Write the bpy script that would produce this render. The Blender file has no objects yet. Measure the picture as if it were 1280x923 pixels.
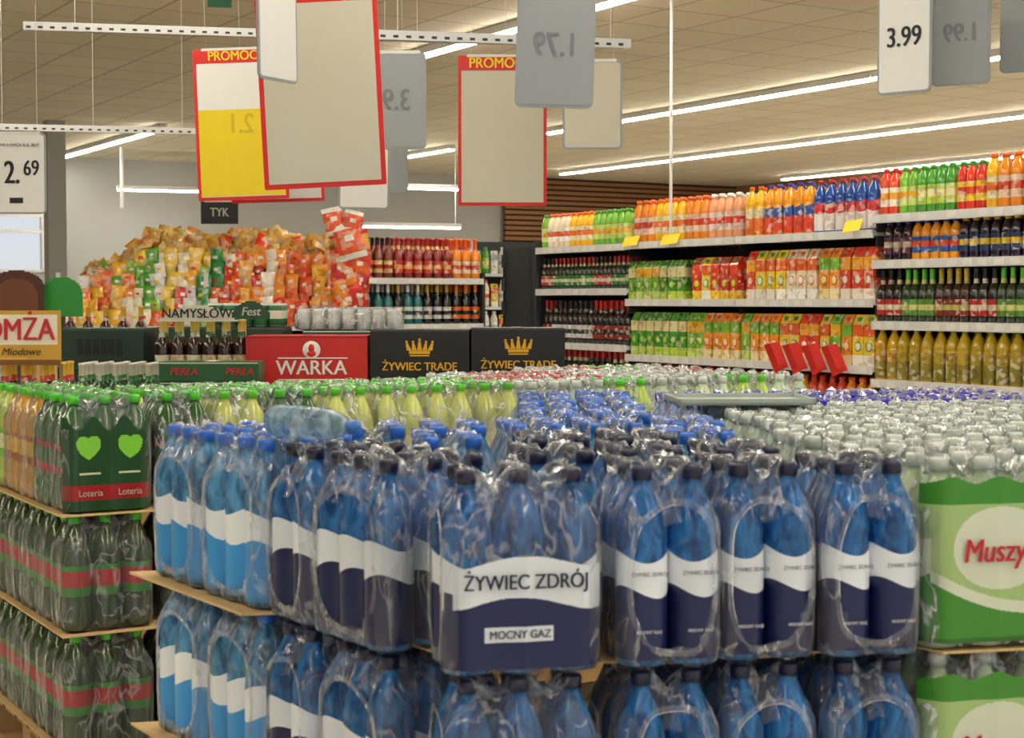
import bpy, math, random
import numpy as np
random.seed(7); rng=np.random.RandomState(7)
H=1.39
ANG=math.radians(30.8)
scn=bpy.context.scene
scn.view_settings.view_transform='Standard'
scn.view_settings.look='None'

def srgb(h):
    if isinstance(h,str):
        h=h.lstrip('#'); c=[int(h[i:i+2],16)/255 for i in (0,2,4)]
    else: c=h
    return tuple((x/12.92 if x<=0.04045 else ((x+0.055)/1.055)**2.4) for x in c)

# ---------------------------------------------------------------- materials
MATS={}
def newmat(name):
    m=bpy.data.materials.new(name); m.use_nodes=True
    nt=m.node_tree; nt.nodes.clear()
    out=nt.nodes.new('ShaderNodeOutputMaterial')
    MATS[name]=m
    return m,nt,out
def N(nt,t,**kw):
    n=nt.nodes.new(t)
    for k,v in kw.items():
        if k in n.inputs: n.inputs[k].default_value=v
        else: setattr(n,k,v)
    return n
def simple(name,col,rough=.5,metal=0,noise=0,nscale=20,bump=0,emit=None,es=0):
    m,nt,out=newmat(name)
    p=N(nt,'ShaderNodeBsdfPrincipled',Roughness=rough,Metallic=metal)
    c=srgb(col)+(1,)
    p.inputs['Base Color'].default_value=c
    tc=N(nt,'ShaderNodeTexCoord')
    nz=N(nt,'ShaderNodeTexNoise',Scale=nscale,Detail=4.0)
    nt.links.new(tc.outputs['Object'],nz.inputs['Vector'])
    if noise:
        mx=N(nt,'ShaderNodeMix',data_type='RGBA')
        mx.inputs[6].default_value=tuple(x*(1-noise) for x in c[:3])+(1,)
        mx.inputs[7].default_value=tuple(min(1,x*(1+noise)) for x in c[:3])+(1,)
        nt.links.new(nz.outputs['Fac'],mx.inputs[0]); nt.links.new(mx.outputs[2],p.inputs['Base Color'])
    if bump:
        b=N(nt,'ShaderNodeBump',Strength=bump,Distance=.01)
        nt.links.new(nz.outputs['Fac'],b.inputs['Height']); nt.links.new(b.outputs[0],p.inputs['Normal'])
    if es:
        p.inputs['Emission Color'].default_value=srgb(emit)+(1,); p.inputs['Emission Strength'].default_value=es
    nt.links.new(p.outputs[0],out.inputs[0])
    return m
def attrmat(name,rough=.3,coat=0,voro=0,vscale=60,bump=0):
    m,nt,out=newmat(name)
    p=N(nt,'ShaderNodeBsdfPrincipled',Roughness=rough)
    p.inputs['Coat Weight'].default_value=coat; p.inputs['Coat Roughness'].default_value=.1
    a=N(nt,'ShaderNodeAttribute',attribute_name='Col')
    src=a.outputs['Color']
    tc=N(nt,'ShaderNodeTexCoord')
    if voro:
        v=N(nt,'ShaderNodeTexVoronoi',Scale=vscale)
        nt.links.new(tc.outputs['Object'],v.inputs['Vector'])
        r=N(nt,'ShaderNodeValToRGB'); r.color_ramp.interpolation='CONSTANT'
        e=r.color_ramp.elements
        e[0].position=0; e[0].color=(0,0,0,1); e[1].position=.78; e[1].color=(1,1,1,1)
        sx=N(nt,'ShaderNodeSeparateColor'); nt.links.new(v.outputs['Color'],sx.inputs[0])
        nt.links.new(sx.outputs[0],r.inputs[0])
        ml=N(nt,'ShaderNodeMath',operation='MULTIPLY'); ml.inputs[1].default_value=voro
        nt.links.new(r.outputs[0],ml.inputs[0])
        mx=N(nt,'ShaderNodeMix',data_type='RGBA'); mx.inputs[7].default_value=(.75,.72,.6,1)
        nt.links.new(ml.outputs[0],mx.inputs[0]); nt.links.new(src,mx.inputs[6])
        r2=N(nt,'ShaderNodeMath',operation='GREATER_THAN'); r2.inputs[1].default_value=.8
        nt.links.new(sx.outputs[1],r2.inputs[0])
        ml2=N(nt,'ShaderNodeMath',operation='MULTIPLY'); ml2.inputs[1].default_value=voro*.8
        nt.links.new(r2.outputs[0],ml2.inputs[0])
        mx2=N(nt,'ShaderNodeMix',data_type='RGBA',blend_type='MULTIPLY'); mx2.inputs[7].default_value=(.5,.25,.15,1)
        nt.links.new(ml2.outputs[0],mx2.inputs[0]); nt.links.new(mx.outputs[2],mx2.inputs[6])
        src=mx2.outputs[2]
    nt.links.new(src,p.inputs['Base Color'])
    if bump:
        nz=N(nt,'ShaderNodeTexNoise',Scale=40.0,Detail=3.0)
        nt.links.new(tc.outputs['Object'],nz.inputs['Vector'])
        b=N(nt,'ShaderNodeBump',Strength=bump,Distance=.01)
        nt.links.new(nz.outputs['Fac'],b.inputs['Height']); nt.links.new(b.outputs[0],p.inputs['Normal'])
    nt.links.new(p.outputs[0],out.inputs[0])
    return m
def petmat(name,transp=.18,trans=.38):
    m,nt,out=newmat(name)
    a=N(nt,'ShaderNodeAttribute',attribute_name='Col')
    tc=N(nt,'ShaderNodeTexCoord')
    # stretched noise paints refracted light and dark into the bottle colour
    mp=N(nt,'ShaderNodeMapping'); mp.inputs['Scale'].default_value=(1,1,.4)
    nt.links.new(tc.outputs['Object'],mp.inputs[0])
    n2=N(nt,'ShaderNodeTexNoise',Scale=48.0,Detail=2.0,Distortion=.6)
    nt.links.new(mp.outputs[0],n2.inputs['Vector'])
    cr=N(nt,'ShaderNodeValToRGB'); cr.color_ramp.elements[0].position=.36; cr.color_ramp.elements[0].color=(.3,.36,.45,1)
    cr.color_ramp.elements[1].position=.66; cr.color_ramp.elements[1].color=(1.45,1.4,1.3,1)
    nt.links.new(n2.outputs['Fac'],cr.inputs[0])
    refr_tone=N(nt,'ShaderNodeMix',data_type='RGBA',blend_type='MULTIPLY'); refr_tone.inputs[0].default_value=1
    nt.links.new(a.outputs['Color'],refr_tone.inputs[6]); nt.links.new(cr.outputs[0],refr_tone.inputs[7])
    p=N(nt,'ShaderNodeBsdfPrincipled',Roughness=.08); p.inputs['Coat Weight'].default_value=.7
    p.inputs['Specular IOR Level'].default_value=.8
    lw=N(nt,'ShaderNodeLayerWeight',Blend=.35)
    mc=N(nt,'ShaderNodeMix',data_type='RGBA',blend_type='SCREEN'); mc.inputs[7].default_value=(.10,.20,.28,1)  # paler edges by viewing angle, rim light put into the base colour
    nt.links.new(lw.outputs['Facing'],mc.inputs[0]); nt.links.new(refr_tone.outputs[2],mc.inputs[6])
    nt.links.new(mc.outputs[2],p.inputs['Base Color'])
    b=N(nt,'ShaderNodeBump',Strength=.8,Distance=.012)
    nt.links.new(n2.outputs['Fac'],b.inputs['Height']); nt.links.new(b.outputs[0],p.inputs['Normal'])
    t=N(nt,'ShaderNodeBsdfTranslucent'); nt.links.new(refr_tone.outputs[2],t.inputs[0])
    m1=N(nt,'ShaderNodeMixShader'); m1.inputs[0].default_value=trans
    nt.links.new(p.outputs[0],m1.inputs[1]); nt.links.new(t.outputs[0],m1.inputs[2])
    tr=N(nt,'ShaderNodeBsdfTransparent')
    mt=N(nt,'ShaderNodeMix',data_type='RGBA'); mt.inputs[0].default_value=.35; mt.inputs[7].default_value=(1,1,1,1)
    nt.links.new(a.outputs['Color'],mt.inputs[6]); nt.links.new(mt.outputs[2],tr.inputs[0])
    m2=N(nt,'ShaderNodeMixShader'); m2.inputs[0].default_value=transp
    nt.links.new(m1.outputs[0],m2.inputs[1]); nt.links.new(tr.outputs[0],m2.inputs[2])
    nt.links.new(m2.outputs[0],out.inputs[0])
    return m
def filmmat(name,base=.03,glint=.2,width=.03,sc=16.0):
    m,nt,out=newmat(name)
    tc=N(nt,'ShaderNodeTexCoord')
    mp=N(nt,'ShaderNodeMapping'); mp.inputs['Scale'].default_value=(1,1,.45)
    nt.links.new(tc.outputs['Object'],mp.inputs[0])
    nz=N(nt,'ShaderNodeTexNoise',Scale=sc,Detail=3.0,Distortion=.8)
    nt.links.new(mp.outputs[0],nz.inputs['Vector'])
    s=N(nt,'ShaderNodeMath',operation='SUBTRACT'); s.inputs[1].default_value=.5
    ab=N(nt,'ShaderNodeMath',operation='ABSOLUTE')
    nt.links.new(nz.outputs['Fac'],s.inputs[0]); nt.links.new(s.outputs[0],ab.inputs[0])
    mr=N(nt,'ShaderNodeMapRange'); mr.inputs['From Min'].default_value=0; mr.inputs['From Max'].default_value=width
    mr.inputs['To Min'].default_value=glint; mr.inputs['To Max'].default_value=base  # noise ridges turn whiter: highlights on the wrinkles painted into the film mix
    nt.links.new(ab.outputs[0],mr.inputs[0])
    b=N(nt,'ShaderNodeBump',Strength=.9,Distance=.02)
    nt.links.new(nz.outputs['Fac'],b.inputs['Height'])
    fr=N(nt,'ShaderNodeFresnel',IOR=1.22); nt.links.new(b.outputs[0],fr.inputs['Normal'])
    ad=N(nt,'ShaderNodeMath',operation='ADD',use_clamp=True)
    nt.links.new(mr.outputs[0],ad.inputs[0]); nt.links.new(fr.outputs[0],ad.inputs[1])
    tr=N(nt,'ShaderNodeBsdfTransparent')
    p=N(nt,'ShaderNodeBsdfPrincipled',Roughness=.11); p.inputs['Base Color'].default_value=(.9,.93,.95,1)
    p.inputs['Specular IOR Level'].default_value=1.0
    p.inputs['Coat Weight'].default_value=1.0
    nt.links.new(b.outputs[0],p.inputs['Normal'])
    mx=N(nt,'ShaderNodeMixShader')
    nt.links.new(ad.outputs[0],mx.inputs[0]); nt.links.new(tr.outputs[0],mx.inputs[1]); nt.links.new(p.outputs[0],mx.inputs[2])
    nt.links.new(mx.outputs[0],out.inputs[0])
    return m
M_PET=petmat('tinted_pet_plastic'); M_LAB=attrmat('printed_label',.35,.2); M_CAP=attrmat('cap_plastic',.35,.3)
M_PRINT=attrmat('busy_printed_pack',.35,.3,voro=.55,vscale=42)
M_OPQ=attrmat('filled_bottle',.10,.7,bump=.25)
M_FILM=filmmat('shrink_film',.05,.30,.025); M_FILM2=filmmat('shrink_film_wrinkle_glints',.07,.6,.035,20.0)
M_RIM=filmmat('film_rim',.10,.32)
M_CARD=simple('cardboard','#d9b880',.8,noise=.15,nscale=30)
M_WOOD=simple('pallet_wood','#b08a5a',.8,noise=.3,nscale=12,bump=.3)
M_WHITE=simple('white_card','#e2e2de',.6,noise=.03)
M_TRAY=simple('tray_card','#a9b4ac',.6,noise=.05)
M_GREY=simple('grey_card','#94999c',.6,noise=.03)
M_CREAM=simple('cream_card','#c4c0ac',.5,noise=.05,nscale=4)
M_RED=simple('sign_red','#d01c14',.45,noise=.04)
M_YEL=simple('sign_yellow','#e6cc0a',.5,noise=.04)
M_BLACK=simple('black_card','#0c0c10',.45,noise=.1)
M_NAVY=simple('navy_ink','#141c3c',.5)
M_GOLD=simple('gold_ink','#dca81e',.4)
M_INK=simple('dark_ink','#1b1b1d',.6)
M_FAINT=simple('faint_ink','#777c80',.7)
M_REDINK=simple('red_ink','#c01c2c',.5)
M_METAL=simple('shelf_steel','#d5d6d4',.4,noise=.04)
M_DARK=simple('dark_steel','#33363a',.5,noise=.1)
M_CASE=attrmat('printed_case',.45,.1)
M_BAG=attrmat('glossy_bag',.25,.6,voro=.4,vscale=26,bump=.8)
M_TUBE=simple('lamp_diffuser','#ffffff',.5,emit='#fff6e6',es=46)
M_FIX=simple('lamp_housing','#d8d8d4',.5)

# ---------------------------------------------------------------- templates
class T:
    def __init__(s,V,F,Mt,K,S):
        s.V=np.array(V,float).reshape(-1,3); s.F=np.array(F,int).reshape(-1,4)
        s.M=np.array(Mt,int); s.K=np.array(K,int); s.S=np.array(S,bool)
def join(*ts):
    V=[];F=[];Mt=[];K=[];S=[];o=0
    for t in ts:
        V.append(t.V);F.append(t.F+o);Mt.append(t.M);K.append(t.K);S.append(t.S);o+=len(t.V)
    return T(np.concatenate(V),np.concatenate(F),np.concatenate(Mt),np.concatenate(K),np.concatenate(S))
def lathe(prof,seg=16,mod=None):
    V=[];F=[];Mt=[];K=[]
    for i,(r,z,k,m) in enumerate(prof):
        for j in range(seg):
            a=2*math.pi*j/seg
            dz=mod(i,a) if mod else 0
            V.append((r*math.cos(a),r*math.sin(a),z+dz))
    for i in range(len(prof)-1):
        for j in range(seg):
            j2=(j+1)%seg
            F.append((i*seg+j,i*seg+j2,(i+1)*seg+j2,(i+1)*seg+j)); K.append(prof[i][2]); Mt.append(prof[i][3])
    return T(V,F,Mt,K,[True]*len(F))
def box(x0,x1,y0,y1,z0,z1,k=0,m=0):
    V=[(x0,y0,z0),(x1,y0,z0),(x1,y1,z0),(x0,y1,z0),(x0,y0,z1),(x1,y0,z1),(x1,y1,z1),(x0,y1,z1)]
    F=[(0,3,2,1),(4,5,6,7),(0,1,5,4),(1,2,6,5),(2,3,7,6),(3,0,4,7)]
    return T(V,F,[m]*6,[k]*6,[False]*6)
def cyl(p0,p1,r,seg=8,k=0,m=0):
    p0=np.array(p0,float);p1=np.array(p1,float);d=p1-p0;d/=np.linalg.norm(d)
    u=np.cross(d,(0,0,1.)); 
    if np.linalg.norm(u)<1e-3:u=np.array((1.,0,0))
    u/=np.linalg.norm(u);w=np.cross(d,u);V=[];F=[]
    for p in (p0,p1):
        for j in range(seg):
            a=2*math.pi*j/seg;V.append(p+r*(math.cos(a)*u+math.sin(a)*w))
    for j in range(seg):
        j2=(j+1)%seg;F.append((j,j2,seg+j2,seg+j))
    return T(V,F,[m]*seg,[k]*seg,[True]*seg)
def panel(w,z0,z1,nx,nz,cf,yf=lambda x:0,m=0):
    """vertical printed panel facing -y; cf(x,z)->key or None"""
    V=[];F=[];K=[]
    for j in range(nz+1):
        for i in range(nx+1):
            x=-w/2+w*i/nx; z=z0+(z1-z0)*j/nz
            V.append((x,yf(x),z))
    for j in range(nz):
        for i in range(nx):
            x=-w/2+w*(i+.5)/nx; z=z0+(z1-z0)*(j+.5)/nz
            k=cf(x,z)
            if k is None: continue
            a=j*(nx+1)+i
            F.append((a,a+1,a+nx+2,a+nx+1)); K.append(k)
    return T(V,F,[m]*len(F),K,[True]*len(F))
class Batch:
    def __init__(s,mats): s.mats=mats; s.V=[];s.F=[];s.M=[];s.C=[];s.S=[];s.n=0
    def add(s,t,loc=(0,0,0),rz=0,sc=1,pal=((.8,.8,.8),),rx=0,ry=0):
        V=t.V*sc if np.isscalar(sc) else t.V*np.array(sc)
        if rx:
            c,q=math.cos(rx),math.sin(rx); V=np.stack([V[:,0],V[:,1]*c-V[:,2]*q,V[:,1]*q+V[:,2]*c],1)
        if ry:
            c,q=math.cos(ry),math.sin(ry); V=np.stack([V[:,0]*c+V[:,2]*q,V[:,1],-V[:,0]*q+V[:,2]*c],1)
        if rz:
            c,q=math.cos(rz),math.sin(rz); V=np.stack([V[:,0]*c-V[:,1]*q,V[:,0]*q+V[:,1]*c,V[:,2]],1)
        V=V+np.array(loc)
        P=np.array(pal)
        s.V.append(V);s.F.append(t.F+s.n);s.M.append(t.M);s.C.append(P[np.minimum(t.K,len(P)-1)]);s.S.append(t.S);s.n+=len(V)
    def build(s,name,parent=None,loc=(0,0,0),rz=0):
        V=np.concatenate(s.V);F=np.concatenate(s.F);Mt=np.concatenate(s.M);C=np.concatenate(s.C);S=np.concatenate(s.S)
        me=bpy.data.meshes.new(name)
        me.vertices.add(len(V)); me.vertices.foreach_set('co',V.astype(np.float32).ravel())
        me.loops.add(len(F)*4); me.loops.foreach_set('vertex_index',F.astype(np.int32).ravel())
        me.polygons.add(len(F)); me.polygons.foreach_set('loop_start',(np.arange(len(F))*4).astype(np.int32))
        try: me.polygons.foreach_set('loop_total',np.full(len(F),4,np.int32))
        except Exception: pass
        for m in s.mats: me.materials.append(m)
        me.polygons.foreach_set('material_index',Mt.astype(np.int32))
        me.polygons.foreach_set('use_smooth',S)
        at=me.color_attributes.new('Col','FLOAT_COLOR','CORNER')
        CC=np.ones((len(F),4),np.float32);CC[:,:3]=C
        at.data.foreach_set('color',np.repeat(CC,4,axis=0).ravel())
        me.update(calc_edges=True); me.validate()
        o=bpy.data.objects.new(name,me); scn.collection.objects.link(o)
        o.location=loc;o.rotation_euler=(0,0,rz)
        if parent:o.parent=parent
        return o
def empty(name,loc=(0,0,0),rz=0):
    e=bpy.data.objects.new(name,None);e.empty_display_size=.1;scn.collection.objects.link(e);e.location=loc;e.rotation_euler=(0,0,rz);return e
def text(name,s,loc,size,mat,parent=None,rz=0,mirror=False,ry=0,sx=1,bold=.0,shear=0,align='CENTER'):
    """flat printed lettering; bold lettering is struck three times side by side"""
    offs=(0,) if not bold else (-size*.018,0,size*.018)
    for i,dx in enumerate(offs):
        c=bpy.data.curves.new(name,'FONT');c.body=s;c.size=size;c.align_x=align;c.align_y='CENTER';c.extrude=.0003+.0001*i;c.shear=shear
        c.materials.append(mat);o=bpy.data.objects.new(name if i==0 else name+'_stroke_%d'%i,c);scn.collection.objects.link(o)
        o.location=(loc[0]+dx,loc[1],loc[2]);o.rotation_euler=(math.pi/2,ry,rz);o.scale=((-1 if mirror else 1)*sx,1,1)
        if parent:o.parent=parent
    return o

# ---------------------------------------------------------------- bottle templates (keys 0 body,1 labelA,2 labelB,3 cap)
def waterbottle(seg,r=.042):
    R=r
    pr=[(.006,.004,0,0),(.026,0,0,0),(.036,.003,0,0),(.0415,.014,2,1),(.0418,.045,2,1),(.0418,.08,2,1),(.0418,.122,1,1),(.0418,.135,1,1),(.0418,.178,0,0),
        (.041,.19,0,0),(.0395,.196,0,0),(.0412,.203,0,0),(.0405,.215,0,0),(.0375,.232,0,0),(.032,.25,0,0),(.0255,.266,0,0),(.0185,.281,0,0),(.0145,.290,0,0),
        (.0145,.298,3,2),(.0165,.2985,3,2),(.0165,.316,3,2),(.0145,.3195,3,2),(.0005,.320,3,2)]
    def mod(i,a):
        if i==6: return .010*math.sin(2*a+.6)
        if i==7: return .008*math.sin(2*a+.6)
        if i==8: return .009*math.sin(2*a+1.6)
        return 0
    return lathe([(a*R/.042,b,c,d) for a,b,c,d in pr],seg,mod)
def colabottle(seg):
    pr=[(.006,.004,0,0),(.026,0,0,0),(.0365,.008,0,0),(.0415,.03,0,0),(.0405,.07,0,0),(.039,.095,0,0),(.0408,.10,2,1),(.0412,.125,1,1),(.0412,.17,2,1),(.0412,.185,0,0),
        (.042,.20,0,0),(.0395,.225,0,0),(.033,.25,0,0),(.024,.272,0,0),(.016,.286,0,0),(.0145,.292,0,0),(.0145,.298,3,2),(.0165,.2985,3,2),(.0165,.316,3,2),(.0145,.3195,3,2),(.0005,.32,3,2)]
    return lathe(pr,seg)
def juicebottle(seg=12):
    pr=[(.02,0,0,0),(.038,.003,0,0),(.040,.02,0,0),(.040,.05,1,1),(.040,.09,2,1),(.040,.13,1,1),(.040,.16,0,0),(.041,.175,0,0),(.038,.2,0,0),(.028,.228,0,0),(.018,.245,0,0),(.018,.25,3,2),(.021,.251,3,2),(.021,.272,3,2),(.0005,.275,3,2)]
    return lathe(pr,seg)
def winebottle(seg=12,h=1.0):
    pr=[(.02,0,0,0),(.036,.003,0,0),(.037,.04,1,1),(.0372,.07,2,1),(.0372,.1,1,1),(.0372,.13,0,0),(.037,.17,0,0),(.030,.195,0,0),(.016,.215,2,1),(.0145,.24,3,2),(.0145,.285,3,2),(.016,.287,3,2),(.016,.298,3,2),(.0005,.3,3,2)]
    return lathe([(a,b*h,c,d) for a,b,c,d in pr],seg)
def can(seg=14):
    pr=[(.0005,.004,3,2),(.024,0,3,2),(.033,.008,0,1),(.033,.04,1,1),(.033,.08,0,1),(.033,.105,3,2),(.027,.115,3,2),(.026,.112,3,2),(.0005,.112,3,2)]
    return lathe(pr,seg)
def carton():
    w=.036;d=.034
    ts=[box(-w,w,-d,d,0,.05,1,1),box(-w,w,-d,d,.05,.135,0,1),box(-w,w,-d,d,.135,.19,2,1)]
    V=[(-w,-d,.19),(w,-d,.19),(w,d,.19),(-w,d,.19),(-w,-.004,.235),(w,-.004,.235),(w,.004,.235),(-w,.004,.235)]
    F=[(0,1,5,4),(2,3,7,6),(1,2,6,5),(3,0,4,7),(4,5,6,7)]
    ts.append(T(V,F,[1]*5,[0]*5,[False]*5))
    c=lathe([(.013,0,3,2),(.013,.018,3,2),(.0005,.019,3,2)],10); c.V[:,1]-=.018; c.V[:,2]+=.205; ts.append(c)
    f=lathe([(.024,0,3,1),(.018,.002,1,1),(.0005,.003,1,1)],12); f.V=np.stack([f.V[:,0],-f.V[:,2]-d-.0005,f.V[:,1]+.09],1); f.F=f.F[:, ::-1]; ts.append(f)
    return join(*ts)
WB24=waterbottle(28);WB12=waterbottle(12);WB16=waterbottle(16);CB12=colabottle(12);CB20=colabottle(20);JB=juicebottle();WN=winebottle();CAN=can();CT=carton()

def film(nx,ny,seed,h=.322,r=.0425,holes=None,toponly=False):
    rs=random.Random(seed)
    w=nx*r+.001;d=ny*r+.001;cr=r*.8
    pts=[]
    def seg(a,b,n):
        for i in range(n):
            t=i/n;pts.append((a[0]+(b[0]-a[0])*t,a[1]+(b[1]-a[1])*t))
    def arc(cx,cy,a0,n=4):
        for i in range(n):
            a=a0+math.pi/2*i/n;pts.append((cx+cr*math.cos(a),cy+cr*math.sin(a)))
    seg((-w+cr,-d),(w-cr,-d),nx*6); arc(w-cr,-d+cr,-math.pi/2)
    seg((w,-d+cr),(w,d-cr),ny*6); arc(w-cr,d-cr,0)
    seg((w-cr,d),(-w+cr,d),nx*6); arc(-w+cr,d-cr,math.pi/2)
    seg((-w,d-cr),(-w,-d+cr),ny*6); arc(-w+cr,-d+cr,math.pi)
    n=len(pts)
    lev=[(.0,.02),(.004,.003),(.03,0),(.055,0),(.08,0),(.105,0),(.13,0),(.155,0),(.18,0),(.205,0),(.228,.001),(.252,.009),(.275,.02),(.296,.030)]
    if toponly: lev=lev[10:]
    caps=[((i-(nx-1)/2)*2*r,(j-(ny-1)/2)*2*r) for i in range(nx) for j in range(ny)]
    V=[]
    ph=rs.random()*6
    for (z,ins) in lev:
        for x,y in pts:
            k=1-ins/min(w,d)
            sc=0
            if abs(abs(x)-w)<.002: sc=abs(math.cos(math.pi*(y/(2*r)+ny/2)))
            elif abs(abs(y)-d)<.002: sc=abs(math.cos(math.pi*(x/(2*r)+nx/2)))
            dd=.006*sc
            kx=k-dd/w;ky=k-dd/d
            j=.0025*math.sin(ph+z*70+x*60+y*40)
            V.append((x*kx*(1+j),y*ky*(1+j),z+.003*math.sin(ph*2+x*90+y*70)*(z>.01)))
    for f in (.72,.5,.28,.02):
        for x,y in pts:
            X=x*f;Y=y*f
            dist=min(math.hypot(X-a,Y-b) for a,b in caps)
            V.append((X,Y,h-min(.05,max(0,dist-.018)*1.5)+rs.uniform(-.002,.006)))
    F=[]
    nl=len(lev)+4
    VV=np.array(V)
    cz=.142;hh=.118
    for i in range(nl-1):
        for j in range(n):
            j2=(j+1)%n
            q=(i*n+j,i*n+j2,(i+1)*n+j2,(i+1)*n+j)
            if holes and i<len(lev)-1:
                c=VV[list(q)].mean(0)
                if holes=='y' and abs(abs(c[1])-d)<.012 and (abs(c[0])/(w*.78))**2.6+(abs(c[2]-cz)/hh)**2.6<1: continue
                if holes=='x' and abs(abs(c[0])-w)<.012 and (abs(c[1])/(d*.78))**2.6+(abs(c[2]-cz)/hh)**2.6<1: continue
            F.append(q)
    t=T(V,F,[0]*len(F),[0]*len(F),[True]*len(F))
    if holes:
        # soft shrunken film edge round the end opening
        e_=2/2.6
        def se(a): 
            c=math.cos(a);s=math.sin(a);return math.copysign(abs(c)**e_,c),math.copysign(abs(s)**e_,s)
        R=[];RF=[];nA=36
        for sgn in (-1,1):
            o=len(R)
            for a in np.linspace(0,2*math.pi,nA,endpoint=False):
                c,s=se(a)
                wob=1+.03*math.sin(a*3+ph)+.015*math.sin(a*7+ph*2)
                for (kk,dz_,out) in ((.76,-.003,-.003),(.80,0,.0005),(.87,.008,-.001)):
                    if holes=='y': R.append((w*kk*c*wob,sgn*(d+out),cz+(hh+dz_)*s*wob))
                    else: R.append((sgn*(w+out),d*kk*c*wob,cz+(hh+dz_)*s*wob))
            for i in range(nA):
                i2=(i+1)%nA
                for k in (0,1): RF.append((o+i*3+k,o+i2*3+k,o+i2*3+k+1,o+i*3+k+1))
        t=join(t,T(R,RF,[1]*len(RF),[0]*len(RF),[True]*len(RF)))
    return t
FILMS={}
def getfilm(nx,ny,holes,toponly=False):
    k=(nx,ny,holes,toponly,random.randint(0,3))
    if k not in FILMS: FILMS[k]=film(nx,ny,nx*31+ny*7+k[4],holes=holes,toponly=toponly)
    return FILMS[k]
def pack(bb,fb,cx,cy,z,rz,nx,ny,tpl,pal,holes=True,jit=.0015,r=.0425,vary=.12,filmon=True,top=False):
    c,s=math.cos(rz),math.sin(rz)
    for i in range(nx):
        for j in range(ny):
            x=(i-(nx-1)/2)*2*r+random.uniform(-jit,jit);y=(j-(ny-1)/2)*2*r+random.uniform(-jit,jit)
            v=1+random.uniform(-vary,vary)
            p=[tuple(min(1,a*v) for a in q) for q in pal]
            bb.add(tpl,(cx+x*c-y*s,cy+x*s+y*c,z),rz+random.uniform(-3,3) if tpl is not WB24 else rz+random.choice((0,math.pi)) + random.uniform(-.3,.3),1,p)
    if filmon:
        hl=(holes if isinstance(holes,str) else ('y' if ny>=nx else 'x')) if holes else None
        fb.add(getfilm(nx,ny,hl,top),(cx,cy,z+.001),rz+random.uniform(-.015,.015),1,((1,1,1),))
def pl(*h): return tuple(srgb(x) for x in h)

DEEP=pl('#2a84d2','#e6ecf4','#101c50','#0c1038')
LIGHT=pl('#66b4e6','#eef4fa','#3a9ade','#2a6cd4')
CLEARG=pl('#b4c8a4','#e6ead8','#3f9a3a','#d0d6d0')
WHITEC=pl('#a2b8a4','#dfe5da','#8aa874','#ccd4cc')
GREENY=pl('#b4cc55','#e0e6b0','#7fb832','#56cc28')
HEART=pl('#2a5c28','#2c642c','#a82024','#4cc82c')
COLA=pl('#2a4416','#b82428','#3a8a2c','#4cc42c')
ORANGE=pl('#c8962c','#d8b040','#a8601c','#5ac030')
PURP=pl('#6e8fc0','#dfe6ee','#2030a0','#2a22b8')
REDC=pl('#c8d0b0','#e8e4c8','#c83028','#c02820')

pet_mats=[M_PET,M_LAB,M_CAP]; opq_mats=[M_OPQ,M_LAB,M_CAP]
TOP=H-.585
PITCH=.33
SH=math.atan(.42)
# ================================================================= main island (frame at corner, rotated 12 deg)
O=(-.104,2.44);A12=math.radians(12)
def isl_world(s,t):
    x=s-.42*t; c,sn=math.cos(A12),math.sin(A12)
    return O[0]+c*x-sn*t, O[1]+sn*x+c*t
isl=empty('bottled_water_pallet',(O[0],O[1],0),A12)
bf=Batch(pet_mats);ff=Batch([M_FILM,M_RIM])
def put(bb,fb,s,t,z,nx,ny,tpl,pal,rj=.02,**k):
    W=nx*.085;D=ny*.085
    x=s-.42*t+W/2;y=t+D/2
    pack(bb,fb,x+random.uniform(-.003,.003),y,z,random.uniform(-rj,rj),nx,ny,tpl,pal,**k)
def putside(bb,fb,s,t,z,nx,ny,tpl,pal,**k):
    """pack turned so its long side follows the aisle edge; (s,t) = its near-left corner"""
    W=nx*.0425;D=ny*.0425;a=SH+random.uniform(-.04,.04)
    x0=s-.42*t;y0=t
    pack(bb,fb,x0+W*math.cos(a)-D*math.sin(a),y0+W*math.sin(a)+D*math.cos(a),z,a,nx,ny,tpl,pal,holes='x',**k)
for tier in range(3):
    z=TOP-tier*PITCH
    put(bf,ff,0,0,z,3,2,WB24,DEEP,rj=.004)
    putside(bf,ff,.0,.18,z,3,3,WB24,DEEP)
    putside(bf,ff,.0,.425,z,3,2,WB24,DEEP)
    for c in range(3):
        s=.285+c*.174
        for r_ in range(2 if tier==0 else 1):
            put(bf,ff,s,r_*.268+(.0,.012,.0)[c],z,2,3,WB24,DEEP,rj=.004 if r_==0 and tier==0 else .03)
for c in range(2): put(bf,ff,.47+c*.172,.54,TOP,2,3,WB16,DEEP,top=True,holes=False)
bf.build('bottles',isl);ff.build('shrink_film',isl)
cb=Batch([M_CARD])
def sheet(bt,s0,s1,t0,t1,z,th=.004):
    q=[(s0-.42*t0,t0),(s1-.42*t0,t0),(s1-.42*t1,t1),(s0-.42*t1,t1)]
    V=[(x,y,z) for x,y in q]+[(x,y,z+th) for x,y in q]
    bt.add(T(V,[(0,3,2,1),(4,5,6,7),(0,1,5,4),(1,2,6,5),(2,3,7,6),(3,0,4,7)],[0]*6,[0]*6,[False]*6))
for tier in range(3): sheet(cb,.10,.74,.07,.56,TOP-.003-tier*PITCH,.002)
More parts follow.
